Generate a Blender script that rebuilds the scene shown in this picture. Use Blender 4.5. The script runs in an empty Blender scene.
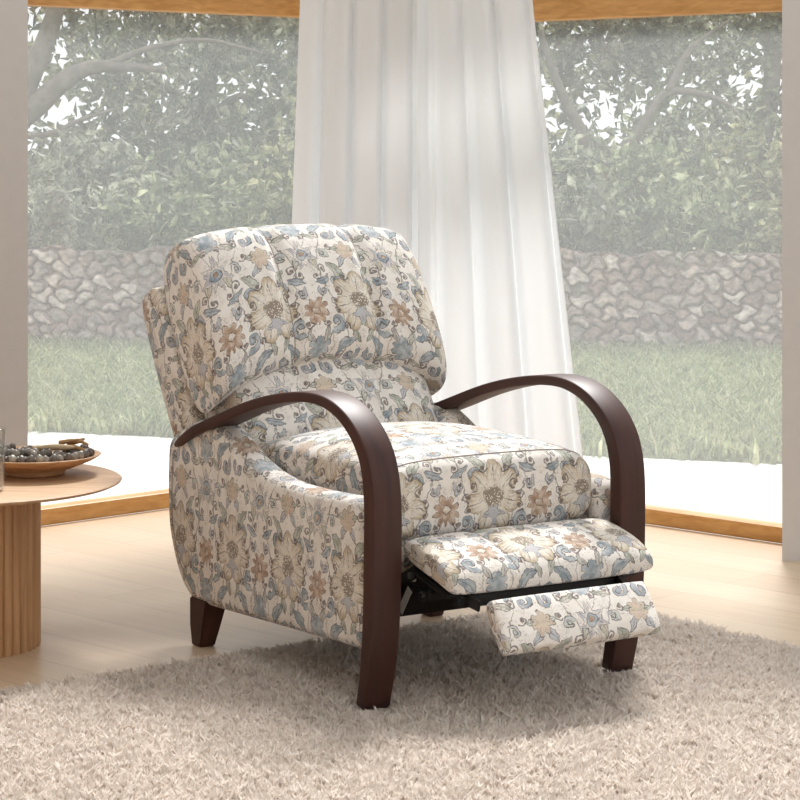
import bpy, bmesh, math, random
import numpy as np
from mathutils import Vector, Matrix

random.seed(7); rng = np.random.default_rng(7)
C = bpy.context.scene.collection
pi = math.pi

# ------------------------------------------------------------------ helpers
def link(o, parent=None):
    C.objects.link(o)
    if parent: o.parent = parent
    return o

def mesh_obj(name, V, F, mat, parent=None, uv=None, smooth=True):
    me = bpy.data.meshes.new(name)
    me.from_pydata([tuple(map(float, v)) for v in V], [], [tuple(map(int, f)) for f in F])
    if mat: me.materials.append(mat)
    if smooth: me.polygons.foreach_set('use_smooth', [True] * len(me.polygons))
    if uv is not None:
        lay = me.uv_layers.new(name='UVMap')
        idx = np.empty(len(me.loops), dtype=np.int32); me.loops.foreach_get('vertex_index', idx)
        lay.data.foreach_set('uv', np.asarray(uv, dtype=np.float32)[idx].ravel())
    me.update()
    return link(bpy.data.objects.new(name, me), parent)

def bm_obj(name, bm, mat, parent=None, smooth=True):
    bmesh.ops.recalc_face_normals(bm, faces=bm.faces[:])
    me = bpy.data.meshes.new(name); bm.to_mesh(me); bm.free()
    if mat: me.materials.append(mat)
    if smooth: me.polygons.foreach_set('use_smooth', [True] * len(me.polygons))
    return link(bpy.data.objects.new(name, me), parent)

def empty(name, loc, rz=0):
    o = bpy.data.objects.new(name, None); o.location = loc; o.rotation_euler = (0, 0, rz)
    o.empty_display_size = 0.1
    return link(o)

def tag(o, label=None, cat=None, group=None, kind=None):
    if label: o['label'] = label
    if cat: o['category'] = cat
    if group: o['group'] = group
    if kind: o['kind'] = kind
    return o

def box_uv(o, off=(0, 0), swap=None):
    """dominant-axis UVs in metres (local space)"""
    me = o.data
    lay = me.uv_layers.get('UVMap') or me.uv_layers.new(name='UVMap')
    for p in me.polygons:
        n = p.normal; a = max(range(3), key=lambda i: abs(n[i]))
        for li in p.loop_indices:
            v = me.vertices[me.loops[li].vertex_index].co
            if a == 0: uvv = (v.y, v.z)
            elif a == 1: uvv = (v.x, v.z)
            else: uvv = (v.x, v.y)
            lay.data[li].uv = (uvv[0] + off[0], uvv[1] + off[1])

def frame_path(P):
    P = np.asarray(P, float); n = len(P); T = np.zeros_like(P)
    T[1:-1] = P[2:] - P[:-2]; T[0] = P[1] - P[0]; T[-1] = P[-1] - P[-2]
    T /= np.linalg.norm(T, axis=1)[:, None] + 1e-12
    up = np.array([0, 0, 1.0]) if abs(T[0][2]) < .9 else np.array([1.0, 0, 0])
    N = np.zeros_like(P); nn = np.cross(T[0], up); nn /= np.linalg.norm(nn); N[0] = nn
    for i in range(1, n):
        nn = N[i-1] - T[i] * np.dot(N[i-1], T[i]); nn /= np.linalg.norm(nn) + 1e-12; N[i] = nn
    return P, T, N, np.cross(T, N)

def tube_geo(P, r, k=8):
    P, T, N, Bn = frame_path(P); n = len(P)
    r = np.full(n, r) if np.isscalar(r) else np.asarray(r)
    V = []; F = []
    for i in range(n):
        for j in range(k):
            a = 2 * pi * j / k
            V.append(P[i] + r[i] * (math.cos(a) * N[i] + math.sin(a) * Bn[i]))
    for i in range(n - 1):
        for j in range(k):
            F.append((i*k+j, i*k+(j+1) % k, (i+1)*k+(j+1) % k, (i+1)*k+j))
    F.append(tuple(range(k))[::-1]); F.append(tuple(range((n-1)*k, n*k)))
    return V, F

def join_geo(parts):
    V = []; F = []
    for v, f in parts:
        b = len(V); V += list(v); F += [tuple(i + b for i in q) for q in f]
    return V, F

def smooth_path(P, n):
    """Catmull-Rom resample"""
    P = np.asarray(P, float); m = len(P); out = []
    Q = np.vstack([2*P[0]-P[1], P, 2*P[-1]-P[-2]])
    for t in np.linspace(0, m - 1 - 1e-9, n):
        i = int(t); u = t - i; a, b, c, d = Q[i], Q[i+1], Q[i+2], Q[i+3]
        out.append(.5*((2*b)+(-a+c)*u+(2*a-5*b+4*c-d)*u*u+(-a+3*b-3*c+d)*u**3))
    return np.array(out)

def bm_box(bm, c, s, rot=None):
    m = Matrix.Translation(c)
    if rot is not None: m = m @ rot
    m = m @ Matrix.Diagonal((s[0], s[1], s[2], 1))
    return bmesh.ops.create_cube(bm, size=1, matrix=m)['verts']

def box_obj(name, c, s, mat, parent=None, bev=0.003, rot=None):
    bm = bmesh.new(); bm_box(bm, c, s, rot)
    if bev: bmesh.ops.bevel(bm, geom=bm.edges[:], offset=bev, segments=2, affect='EDGES')
    return bm_obj(name, bm, mat, parent, smooth=False)

def prism_obj(name, poly, z0, z1, mat, parent=None):
    n = len(poly)
    V = [(x, y, z0) for x, y in poly] + [(x, y, z1) for x, y in poly]
    F = [tuple(range(n))[::-1], tuple(range(n, 2*n))] + [(i, (i+1) % n, n+(i+1) % n, n+i) for i in range(n)]
    bm = bmesh.new(); vs = [bm.verts.new(v) for v in V]
    for f in F: bm.faces.new([vs[i] for i in f])
    return bm_obj(name, bm, mat, parent, smooth=False)

def lathe_geo(prof, k=48, c=(0, 0, 0), closed=False):
    V = []; F = []; n = len(prof)
    for r, z in prof:
        for j in range(k):
            a = 2*pi*j/k; V.append((c[0]+r*math.cos(a), c[1]+r*math.sin(a), c[2]+z))
    m = n if closed else n - 1
    for i in range(m):
        for j in range(k):
            F.append((i*k+j, i*k+(j+1) % k, ((i+1) % n)*k+(j+1) % k, ((i+1) % n)*k+j))
    return V, F

# ------------------------------------------------------------------ materials
def srgb(r, g, b):
    f = lambda c: (c/255/12.92) if c/255 <= .04045 else ((c/255+.055)/1.055)**2.4
    return (f(r), f(g), f(b), 1)

def new_mat(name):
    m = bpy.data.materials.new(name); m.use_nodes = True
    nt = m.node_tree; b = nt.nodes['Principled BSDF']
    return m, nt, b

def simple(name, col, rough=.5, spec=.5, metal=0, noise=None):
    m, nt, b = new_mat(name)
    b.inputs['Base Color'].default_value = col; b.inputs['Roughness'].default_value = rough
    b.inputs['Specular IOR Level'].default_value = spec; b.inputs['Metallic'].default_value = metal
    if noise:
        sc, amt, dist = noise
        tc = nt.nodes.new('ShaderNodeTexCoord'); nz = nt.nodes.new('ShaderNodeTexNoise')
        nz.inputs['Scale'].default_value = sc; nz.inputs['Detail'].default_value = 6
        nt.links.new(tc.outputs['Object'], nz.inputs['Vector'])
        rp = nt.nodes.new('ShaderNodeValToRGB')
        rp.color_ramp.elements[0].position = .3; rp.color_ramp.elements[1].position = .7
        rp.color_ramp.elements[0].color = tuple(c*(1-amt) for c in col[:3]) + (1,)
        rp.color_ramp.elements[1].color = tuple(min(1, c*(1+amt)) for c in col[:3]) + (1,)
        nt.links.new(nz.outputs['Fac'], rp.inputs['Fac']); nt.links.new(rp.outputs['Color'], b.inputs['Base Color'])
        if dist:
            bp = nt.nodes.new('ShaderNodeBump'); bp.inputs['Strength'].default_value = .4; bp.inputs['Distance'].default_value = dist
            nt.links.new(nz.outputs['Fac'], bp.inputs['Height']); nt.links.new(bp.outputs['Normal'], b.inputs['Normal'])
    return m

def wood(name, c0, c1, rough=.4, scale=(2, 30, 30), coat=0, spec=.5):
    m, nt, b = new_mat(name); L = nt.links.new
    tc = nt.nodes.new('ShaderNodeTexCoord'); mp = nt.nodes.new('ShaderNodeMapping')
    mp.inputs['Scale'].default_value = scale
    nz = nt.nodes.new('ShaderNodeTexNoise'); nz.inputs['Scale'].default_value = 1.6; nz.inputs['Detail'].default_value = 8
    nz.inputs['Distortion'].default_value = .6
    rp = nt.nodes.new('ShaderNodeValToRGB')
    rp.color_ramp.elements[0].position = .35; rp.color_ramp.elements[1].position = .68
    rp.color_ramp.elements[0].color = c0; rp.color_ramp.elements[1].color = c1
    L(tc.outputs['Object'], mp.inputs['Vector']); L(mp.outputs['Vector'], nz.inputs['Vector'])
    L(nz.outputs['Fac'], rp.inputs['Fac']); L(rp.outputs['Color'], b.inputs['Base Color'])
    b.inputs['Roughness'].default_value = rough; b.inputs['Coat Weight'].default_value = coat
    b.inputs['Coat Roughness'].default_value = .25; b.inputs['Specular IOR Level'].default_value = spec
    return m

# ---- small expression language for the woven floral pattern
class X:
    nt = None
    def __init__(s, v): s.v = v
    @staticmethod
    def m(op, *a, clamp=False):
        n = X.nt.nodes.new('ShaderNodeMath'); n.operation = op; n.use_clamp = clamp
        for i, q in enumerate(a):
            q = q.v if isinstance(q, X) else q
            if isinstance(q, (int, float)): n.inputs[i].default_value = q
            else: X.nt.links.new(q, n.inputs[i])
        return X(n.outputs[0])
    def __add__(s, o): return X.m('ADD', s, o)
    __radd__ = __add__
    def __sub__(s, o): return X.m('SUBTRACT', s, o)
    def __rsub__(s, o): return X.m('SUBTRACT', o, s)
    def __mul__(s, o): return X.m('MULTIPLY', s, o)
    __rmul__ = __mul__
    def __truediv__(s, o): return X.m('DIVIDE', s, o)
    def __neg__(s): return X.m('MULTIPLY', s, -1.0)
def mn(a, b): return X.m('MINIMUM', a, b)
def mx(a, b): return X.m('MAXIMUM', a, b)
def ab(a): return X.m('ABSOLUTE', a)
def fr(a): return X.m('FRACT', a)
def sn(a): return X.m('SINE', a)
def cs(a): return X.m('COSINE', a)
def pw(a, b): return X.m('POWER', a, b)
def at(y, x): return X.m('ARCTAN2', y, x)
def hyp(x, y): return X.m('SQRT', x*x + y*y)
def wrap(a, p): return X.m('WRAP', a, p/2, -p/2)
def step(v, a, b):
    n = X.nt.nodes.new('ShaderNodeMapRange'); n.interpolation_type = 'SMOOTHSTEP'
    n.inputs['From Min'].default_value = a; n.inputs['From Max'].default_value = b
    X.nt.links.new(v.v, n.inputs['Value']); return X(n.outputs[0])
def mixc(f, a, b):
    n = X.nt.nodes.new('ShaderNodeMix'); n.data_type = 'RGBA'
    for i, q in ((0, f), (6, a), (7, b)):
        q = q.v if isinstance(q, X) else q
        if isinstance(q, (int, float, tuple)): n.inputs[i].default_value = q
        else: X.nt.links.new(q, n.inputs[i])
    return n.outputs[2]

def floral():
    m, nt, b = new_mat('floral_upholstery'); X.nt = nt; L = nt.links.new; N = nt.nodes.new
    uvn = N('ShaderNodeUVMap'); uvn.uv_map = 'UVMap'
    wob = N('ShaderNodeTexNoise'); wob.inputs['Scale'].default_value = 28; wob.inputs['Detail'].default_value = 2
    L(uvn.outputs['UV'], wob.inputs['Vector'])
    sc = N('ShaderNodeSeparateColor'); L(wob.outputs['Color'], sc.inputs['Color'])
    sx = N('ShaderNodeSeparateXYZ'); L(uvn.outputs['UV'], sx.inputs['Vector'])
    wob2 = N('ShaderNodeTexNoise'); wob2.inputs['Scale'].default_value = 110; wob2.inputs['Detail'].default_value = 2
    L(uvn.outputs['UV'], wob2.inputs['Vector'])
    sc2 = N('ShaderNodeSeparateColor'); L(wob2.outputs['Color'], sc2.inputs['Color'])
    U0 = X(sx.outputs['X']) + (X(sc.outputs['Red']) - .5) * .020 + (X(sc2.outputs['Red']) - .5) * .009
    V0 = X(sx.outputs['Y']) + (X(sc.outputs['Green']) - .5) * .020 + (X(sc2.outputs['Green']) - .5) * .009
    TW, TH = .244, .32
    def nz(scale, det=3):
        n = N('ShaderNodeTexNoise'); n.inputs['Scale'].default_value = scale; n.inputs['Detail'].default_value = det
        L(uvn.outputs['UV'], n.inputs['Vector']); return X(n.outputs['Fac'])
    wash = step(nz(45), .35, .68); inky = step(nz(38), .34, .58) * .6 + .4
    wash2 = step(nz(17), .4, .65)
    IV = srgb(232, 225, 217); DARK = srgb(80, 71, 68)
    BLUE, BLUE2 = srgb(130, 144, 152), srgb(186, 190, 192)
    BEI, BEI2 = srgb(198, 184, 164), srgb(228, 219, 207)
    RUST, RUST2 = srgb(160, 126, 100), srgb(210, 188, 168)
    OLI, OLI2 = srgb(158, 160, 146), srgb(200, 200, 188)
    LIL, GRY = srgb(186, 182, 186), srgb(178, 172, 166)
    col = mixc(wash2, IV, srgb(225, 216, 206))
    st = {'c': col}
    def paint(s, c0, c1, line=.0013, alpha=.9, edge=DARK, lw=.85):
        f = step(s, -.0008, .0008)
        st['c'] = mixc(f * alpha, st['c'], mixc(wash, c0, c1))
        if line:
            o = 1 - step(ab(s), line*.55, line*1.5)
            st['c'] = mixc(o * lw * inky, st['c'], edge)
    um = ab(wrap(U0, TW))                 # mirrored about the big flower
    vv = wrap(V0, TH)
    def loc(cx, cy, ang=0, wrapv=True):
        x = um - cx
        y = wrap(V0 - cy, TH)
        if ang:
            c, s_ = math.cos(ang), math.sin(ang)
            return x*c + y*s_, y*c - x*s_
        return x, y
    def petals(x, y, R, k, c0, c1, ph=0, depth=.34, gamma=.6, line=.0011, vein=True):
        r = hyp(x, y); a = at(y, x)
        p = pw(ab(cs(a * (k/2) + ph)), gamma) if gamma > 0 else 1 - pw(ab(sn(a * (k/2) + ph)), -gamma)
        s = (p * depth + (1 - depth)) * R - r
        paint(s, c0, c1, line)
        if vein:
            ve = (1 - step(ab(sn(a * (k/2) + ph)), .02, .13)) * step(s, .004, .010) * step(r, R*.34, R*.40)
            st['c'] = mixc(ve * .75 * inky, st['c'], DARK)
        return r, a, s
    def leaf(x, y, Lh, w, c0, c1, curve=0, line=.001, vein=True):
        yy = y + x*x*curve if curve else y
        s = (1 - (x/Lh)*(x/Lh)) * w - ab(yy)
        s = mn(s, Lh - ab(x))
        paint(s, c0, c1, line)
        if vein:
            ve = (1 - step(ab(yy), .0004, .0012)) * step(s, .001, .003)
            st['c'] = mixc(ve * .6, st['c'], DARK)
    def comma(x, y, R, c0, c1, ph=0.0, sgn=1, line=.001):
        R = R*.88
        r = hyp(x, y); t = fr(at(y, x) * (sgn/(2*pi)) + ph)
        s = mn((t*.75 + .25) * R - r, r - (t*.75 + .25) * R * .48)
        paint(s, c0, c1, line)
        d = R*.24 - r
        paint(d, c1, c0, line)
    def curl(x, y, R, ph, sgn=1, w=.0017):
        R = R*1.15
        r = hyp(x, y); t = fr(at(y, x) * (sgn/(2*pi)) + ph)
        d = w * 1.0 - ab(r - (t*.7 + .3) * R)
        st['c'] = mixc(step(d, -.0006, .0006) * .8, st['c'], srgb(98, 90, 92))
        q = .0042 - hyp(x, y)
        st['c'] = mixc(step(q, -.0007, .0007) * .85, st['c'], srgb(122, 104, 96))
    # stems
    stem = ab(um - (sn(V0 * (2*pi/TH)) * .024 + .066)) - (sn(V0*(2*pi/TH*5)) * .0005 + .0012)
    st['c'] = mixc((1 - step(stem, -.0006, .0009)) * .75, st['c'], srgb(112, 106, 104))
    stem2 = ab(um - (cs(V0 * (4*pi/TH) + .8) * .015 + .098)) - .0009
    st['c'] = mixc((1 - step(stem2, -.0006, .0009)) * .65, st['c'], srgb(130, 120, 112))
    # broad soft leaves
    for cx, cy, a, Lh, w, c0, c1, cv in (
            (.040, .083, .9, .034, .013, OLI, OLI2, 8), (.086, .060, -.5, .026, .010, BLUE2, BLUE, -9),
            (.050, -.098, -.7, .036, .014, BLUE, BLUE2, 8), (.020, -.078, 1.25, .026, .009, OLI, OLI2, -6),
            (.098, .112, 1.2, .026, .010, OLI2, BEI, 8), (.100, -.075, 1.9, .024, .009, GRY, OLI2, 6),
            (.018, .112, -.8, .024, .009, BLUE2, LIL, 7), (.080, -.135, .35, .026, .009, OLI, BEI2, -8),
            (.020, .142, .25, .022, .008, OLI2, OLI, 8)):
        x, y = loc(cx, cy, a); leaf(x, y, Lh*.9, w*.86, c0, c1, cv)
    # blue scrolls
    x, y = loc(.073, -.048); comma(x, y, .033, BLUE, BLUE2, .15)
    x, y = loc(.048, .058); comma(x, y, .028, BLUE2, BLUE, .6, -1)
    x, y = loc(.028, -.130); comma(x, y, .028, BLUE, LIL, .35, -1)
    x, y = loc(.092, .030); comma(x, y, .019, LIL, BLUE2, .85)
    x, y = loc(.066, .128); comma(x, y, .021, OLI2, BLUE2, .1, -1)
    # rust flower between the big flowers
    x, y = loc(TW/2, -.015)
    r, a, s = petals(x, y, .034, 9, RUST, RUST2, .3, .46, .8)
    paint(.009 - r, BEI2, RUST, .001)
    # second, half-drop flower
    x, y = loc(TW/2, .128)
    r, a, s = petals(x, y, .044, 7, LIL, BEI2, .5, .5, -.85)
    paint(.015 - r, BLUE, BLUE2, .001); paint(.007 - r, RUST2, RUST, .0008)
    x, y = loc(.0, .138); petals(x, y, .027, 7, RUST2, BEI, .9, .42, .75)
    x, y = loc(TW/2, -.105); petals(x, y, .030, 7, BLUE2, BLUE, .2, .45, .75)
    # big flower
    x, y = loc(0, .005)
    r, a, s = petals(x, y*.93, .072, 7, BEI2, srgb(216, 203, 184), pi/4, .46, .55, .0016)
    rim = (1 - step(s, .002, .016)) * step(s, -.0005, .0005)
    st['c'] = mixc(rim * .7, st['c'], srgb(184, 164, 132))
    rad = step(r, .030, .046) * step(s, .0, .002) * step(ab(sn(a * 21.0)), .80, 1.0)
    st['c'] = mixc(rad * .30 * inky, st['c'], DARK)
    x2, y2 = loc(0, -.026); petals(x2, y2, .030, 5, LIL, BLUE2, .55, .55, -.9)
    vo = N('ShaderNodeTexVoronoi'); vo.inputs['Scale'].default_value = 230; L(uvn.outputs['UV'], vo.inputs['Vector'])
    dots = step(X(vo.outputs['Distance']), .28, .42)
    x3, y3 = loc(0, .006); cen = .026 - hyp(x3, y3*1.15)
    st['c'] = mixc(step(cen, -.003, .004), st['c'], mixc(dots, srgb(238, 230, 215), srgb(150, 136, 122)))
    # curls and dots
    for cx, cy, R, ph, sg in ((.052, .030, .010, .2, 1), (.068, .006, .010, .7, -1), (.046, -.058, .009, .4, 1),
                              (.080, .090, .010, .1, -1), (.096, -.046, .009, .9, 1), (.030, .066, .009, .5, -1),
                              (.060, -.128, .010, .3, 1), (.100, .072, .009, .6, -1), (.045, .150, .009, .1, 1),
                              (.066, -.020, .008, .75, 1), (.104, -.135, .009, .2, -1)):
        x, y = loc(cx, cy); curl(x, y, R, ph, sg)
    # broken ink flecks, weave
    n1 = nz(120, 2); n2 = nz(33, 2)
    fl = (1 - step(ab(n1 - .5), .006, .022)) * step(n2, .44, .56)
    st['c'] = mixc(fl * .6, st['c'], srgb(112, 102, 98))
    wv = X.m('MULTIPLY', sn(X(sx.outputs['X']) * 4200), sn(X(sx.outputs['Y']) * 4200))
    L(st['c'], b.inputs['Base Color'])
    b.inputs['Roughness'].default_value = .85; b.inputs['Specular IOR Level'].default_value = .2
    b.inputs['Sheen Weight'].default_value = .15
    bn = N('ShaderNodeTexNoise'); bn.inputs['Scale'].default_value = 420; L(uvn.outputs['UV'], bn.inputs['Vector'])
    bn2 = N('ShaderNodeTexNoise'); bn2.inputs['Scale'].default_value = 16; bn2.inputs['Detail'].default_value = 3
    L(uvn.outputs['UV'], bn2.inputs['Vector'])
    bp = N('ShaderNodeBump'); bp.inputs['Strength'].default_value = .35; bp.inputs['Distance'].default_value = .0012
    hh = X(bn.outputs['Fac']) * .5 + X(bn2.outputs['Fac']) * 3.0
    L(hh.v, bp.inputs['Height']); L(bp.outputs['Normal'], b.inputs['Normal'])
    return m

M = {}
M['fabric'] = floral()
M['walnut'] = wood('dark_walnut', srgb(58, 31, 25), srgb(72, 40, 31), .46, (26, 6, 3), 0, .35)
M['black'] = simple('black_metal', srgb(28, 26, 26), .45, .5, .3)
M['steel'] = simple('grey_steel', srgb(120, 118, 116), .35, .5, .9)
M['tagm'] = simple('grey_label', srgb(170, 166, 160), .6)
M['thread'] = simple('taupe_thread', srgb(150, 138, 128), .8, .2)
M['darkcloth'] = simple('dark_lining', srgb(44, 40, 38), .9, .1)
M['oak'] = wood('light_oak', srgb(186, 148, 112), srgb(208, 172, 136), .5, (4, 40, 40))
M['oakcol'] = wood('oak_slats', srgb(176, 132, 90), srgb(200, 156, 112), .5, (40, 40, 3))
M['frame'] = wood('window_timber', srgb(190, 136, 72), srgb(214, 162, 98), .45, (8, 8, 40))
M['bowl'] = wood('bowl_wood', srgb(176, 132, 92), srgb(206, 162, 120), .5, (10, 30, 30))
M['plaster'] = simple('grey_plaster', srgb(205, 198, 193), .9, .2, 0, (30, .02, .0005))
M['white'] = simple('white_paint', srgb(240, 238, 234), .8, .2)
M['nut'] = simple('dark_nut', srgb(106, 97, 88), .35, .6, 0, (60, .3, .001))
M['nut2'] = simple('striped_nut', srgb(150, 140, 128), .35, .6, 0, (70, .4, .001))
M['twig'] = simple('dry_twig', srgb(176, 140, 100), .8, .2, 0, (60, .2, .001))
M['pod'] = simple('dry_pod', srgb(196, 172, 140), .8, .2, 0, (50, .15, .001))
M['patio'] = simple('pale_concrete', srgb(225, 224, 220), .9, .2, 0, (9, .03, 0))
M['soil'] = simple('lawn_soil', srgb(98, 104, 78), 1, .1, 0, (6, .25, 0))
M['bark'] = simple('pale_bark', srgb(132, 126, 116), .95, .1, 0, (14, .25, .01))

def floor_mat():
    m, nt, b = new_mat('oak_floor'); N = nt.nodes.new; L = nt.links.new
    tc = N('ShaderNodeTexCoord'); mp = N('ShaderNodeMapping'); mp.inputs['Rotation'].default_value = (0, 0, .78)
    L(tc.outputs['Object'], mp.inputs['Vector'])
    br = N('ShaderNodeTexBrick'); br.inputs['Scale'].default_value = 1
    br.inputs['Brick Width'].default_value = 1.6; br.inputs['Row Height'].default_value = .18
    br.inputs['Mortar Size'].default_value = .0012; br.offset = .37
    br.inputs['Color1'].default_value = srgb(206, 180, 150); br.inputs['Color2'].default_value = srgb(214, 190, 162)
    br.inputs['Mortar'].default_value = srgb(176, 146, 114)
    L(mp.outputs['Vector'], br.inputs['Vector'])
    mp2 = N('ShaderNodeMapping'); mp2.inputs['Scale'].default_value = (2, 34, 1)
    L(mp.outputs['Vector'], mp2.inputs['Vector'])
    nz = N('ShaderNodeTexNoise'); nz.inputs['Scale'].default_value = 1.5; nz.inputs['Detail'].default_value = 7
    L(mp2.outputs['Vector'], nz.inputs['Vector'])
    mr = N('ShaderNodeMapRange'); mr.inputs['From Min'].default_value = .3; mr.inputs['From Max'].default_value = .7
    mr.inputs['To Min'].default_value = .93; mr.inputs['To Max'].default_value = 1.05
    L(nz.outputs['Fac'], mr.inputs['Value'])
    mu = N('ShaderNodeMix'); mu.data_type = 'RGBA'; mu.blend_type = 'MULTIPLY'; mu.inputs[0].default_value = 1
    L(br.outputs['Color'], mu.inputs[6]); L(mr.outputs[0], mu.inputs[7])
    L(mu.outputs[2], b.inputs['Base Color']); b.inputs['Roughness'].default_value = .36
    return m
M['floor'] = floor_mat()

def leafy(name, c0, c1, c2, trans=.5, scale=7.0):
    m, nt, b = new_mat(name); N = nt.nodes.new; L = nt.links.new
    tc = N('ShaderNodeTexCoord'); nz = N('ShaderNodeTexNoise'); nz.inputs['Scale'].default_value = scale
    nz.inputs['Detail'].default_value = 5; nz.inputs['Roughness'].default_value = .7
    L(tc.outputs['Object'], nz.inputs['Vector'])
    rp = N('ShaderNodeValToRGB'); e = rp.color_ramp.elements
    e[0].position = .34; e[0].color = c0; e[1].position = .66; e[1].color = c2
    q = e.new(.5); q.color = c1
    L(nz.outputs['Fac'], rp.inputs['Fac'])
    tr = N('ShaderNodeBsdfTranslucent'); mix = N('ShaderNodeMixShader'); mix.inputs[0].default_value = trans
    L(rp.outputs['Color'], b.inputs['Base Color']); L(rp.outputs['Color'], tr.inputs['Color'])
    b.inputs['Roughness'].default_value = .6
    L(b.outputs[0], mix.inputs[1]); L(tr.outputs[0], mix.inputs[2])
    L(mix.outputs[0], nt.nodes['Material Output'].inputs['Surface'])
    return m
M['leaf'] = leafy('tree_leaves', srgb(58, 70, 50), srgb(112, 124, 94), srgb(204, 206, 170))  # palest tone of the three leaf ramps paints highlights into the colour
M['leaf2'] = leafy('grey_leaves', srgb(64, 74, 62), srgb(122, 128, 110), srgb(206, 206, 184))
M['leaf3'] = leafy('olive_leaves', srgb(62, 70, 46), srgb(122, 126, 92), srgb(206, 202, 160))
M['grass'] = leafy('grass_blades', srgb(90, 106, 66), srgb(146, 156, 112), srgb(206, 204, 166), .35, 14)

def rug_mat(name, c0, c1):
    m, nt, b = new_mat(name); N = nt.nodes.new; L = nt.links.new
    tc = N('ShaderNodeTexCoord'); nz = N('ShaderNodeTexNoise'); nz.inputs['Scale'].default_value = 60
    nz.inputs['Detail'].default_value = 4; L(tc.outputs['Object'], nz.inputs['Vector'])
    rp = N('ShaderNodeValToRGB'); rp.color_ramp.elements[0].position = .35; rp.color_ramp.elements[1].position = .65
    rp.color_ramp.elements[0].color = c0; rp.color_ramp.elements[1].color = c1
    L(nz.outputs['Fac'], rp.inputs['Fac']); L(rp.outputs['Color'], b.inputs['Base Color'])
    b.inputs['Roughness'].default_value = 1; b.inputs['Specular IOR Level'].default_value = .1
    b.inputs['Sheen Weight'].default_value = .2
    return m
M['rug'] = leafy('rug_pile', srgb(220, 209, 199), srgb(236, 227, 218), srgb(246, 239, 231), .45, 60)

def curtain_mat():
    m, nt, b = new_mat('white_sheer'); N = nt.nodes.new; L = nt.links.new
    df = N('ShaderNodeBsdfDiffuse'); df.inputs['Color'].default_value = srgb(249, 250, 251)
    tl = N('ShaderNodeBsdfTranslucent'); tl.inputs['Color'].default_value = srgb(249, 250, 251)
    tp = N('ShaderNodeBsdfTransparent')
    a = N('ShaderNodeMixShader'); a.inputs[0].default_value = .6
    c = N('ShaderNodeMixShader'); c.inputs[0].default_value = .06
    L(df.outputs[0], a.inputs[1]); L(tl.outputs[0], a.inputs[2])
    L(a.outputs[0], c.inputs[1]); L(tp.outputs[0], c.inputs[2])
    L(c.outputs[0], nt.nodes['Material Output'].inputs['Surface'])
    return m
M['curtain'] = curtain_mat()

def pane_mat(veil=.115):
    m, nt, b = new_mat('haze_veil_pane'); N = nt.nodes.new; L = nt.links.new
    tp = N('ShaderNodeBsdfTransparent'); tl = N('ShaderNodeBsdfTranslucent'); tl.inputs['Color'].default_value = (.9, .91, .9, 1)
    a = N('ShaderNodeMixShader'); a.inputs[0].default_value = veil  # translucent veil mixed into the glass imitates haze and lifts the darks outside
    L(tp.outputs[0], a.inputs[1]); L(tl.outputs[0], a.inputs[2])
    gl = N('ShaderNodeBsdfGlossy'); gl.inputs['Roughness'].default_value = .02
    c = N('ShaderNodeMixShader'); c.inputs[0].default_value = .015
    L(a.outputs[0], c.inputs[1]); L(gl.outputs[0], c.inputs[2])
    L(c.outputs[0], nt.nodes['Material Output'].inputs['Surface'])
    return m
M['pane'] = pane_mat()

def glass_mat(name, tint, refl):
    m, nt, b = new_mat(name); N = nt.nodes.new; L = nt.links.new
    tp = N('ShaderNodeBsdfTransparent'); tp.inputs['Color'].default_value = tint
    gl = N('ShaderNodeBsdfGlossy'); gl.inputs['Roughness'].default_value = .03
    lw = N('ShaderNodeLayerWeight'); lw.inputs['Blend'].default_value = refl
    mix = N('ShaderNodeMixShader'); mm = N('ShaderNodeMath'); mm.operation = 'MULTIPLY'; mm.inputs[1].default_value = .5; L(lw.outputs['Facing'], mm.inputs[0]); L(mm.outputs[0], mix.inputs[0]); L(tp.outputs[0], mix.inputs[1]); L(gl.outputs[0], mix.inputs[2])
    L(mix.outputs[0], nt.nodes['Material Output'].inputs['Surface'])
    return m
M['glass'] = glass_mat('clear_glass', (.93, .94, .94, 1), .35); M['water'] = glass_mat('water', (.95, .96, .96, 1), .2)

def stone_mat():
    m, nt, b = new_mat('field_stone'); N = nt.nodes.new; L = nt.links.new
    at_ = N('ShaderNodeAttribute'); at_.attribute_name = 'stone_tint'
    rp = N('ShaderNodeValToRGB'); e = rp.color_ramp.elements
    e[0].position = 0; e[0].color = srgb(140, 114, 106); e[1].position = 1; e[1].color = srgb(226, 216, 208)
    for p, c in ((.25, srgb(184, 164, 154)), (.5, srgb(160, 150, 144)), (.75, srgb(208, 190, 180))):
        q = e.new(p); q.color = c
    L(at_.outputs['Fac'], rp.inputs['Fac'])
    tc = N('ShaderNodeTexCoord'); nz = N('ShaderNodeTexNoise'); nz.inputs['Scale'].default_value = 22; nz.inputs['Detail'].default_value = 7
    L(tc.outputs['Object'], nz.inputs['Vector'])
    mr = N('ShaderNodeMapRange'); mr.inputs['From Min'].default_value = .3; mr.inputs['From Max'].default_value = .7
    mr.inputs['To Min'].default_value = .5; mr.inputs['To Max'].default_value = 1.4
    L(nz.outputs['Fac'], mr.inputs['Value'])
    mu = N('ShaderNodeMix'); mu.data_type = 'RGBA'; mu.blend_type = 'MULTIPLY'; mu.inputs[0].default_value = 1
    L(rp.outputs['Color'], mu.inputs[6]); L(mr.outputs[0], mu.inputs[7]); L(mu.outputs[2], b.inputs['Base Color'])
    b.inputs['Roughness'].default_value = .95
    return m
M['stone'] = stone_mat()

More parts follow.
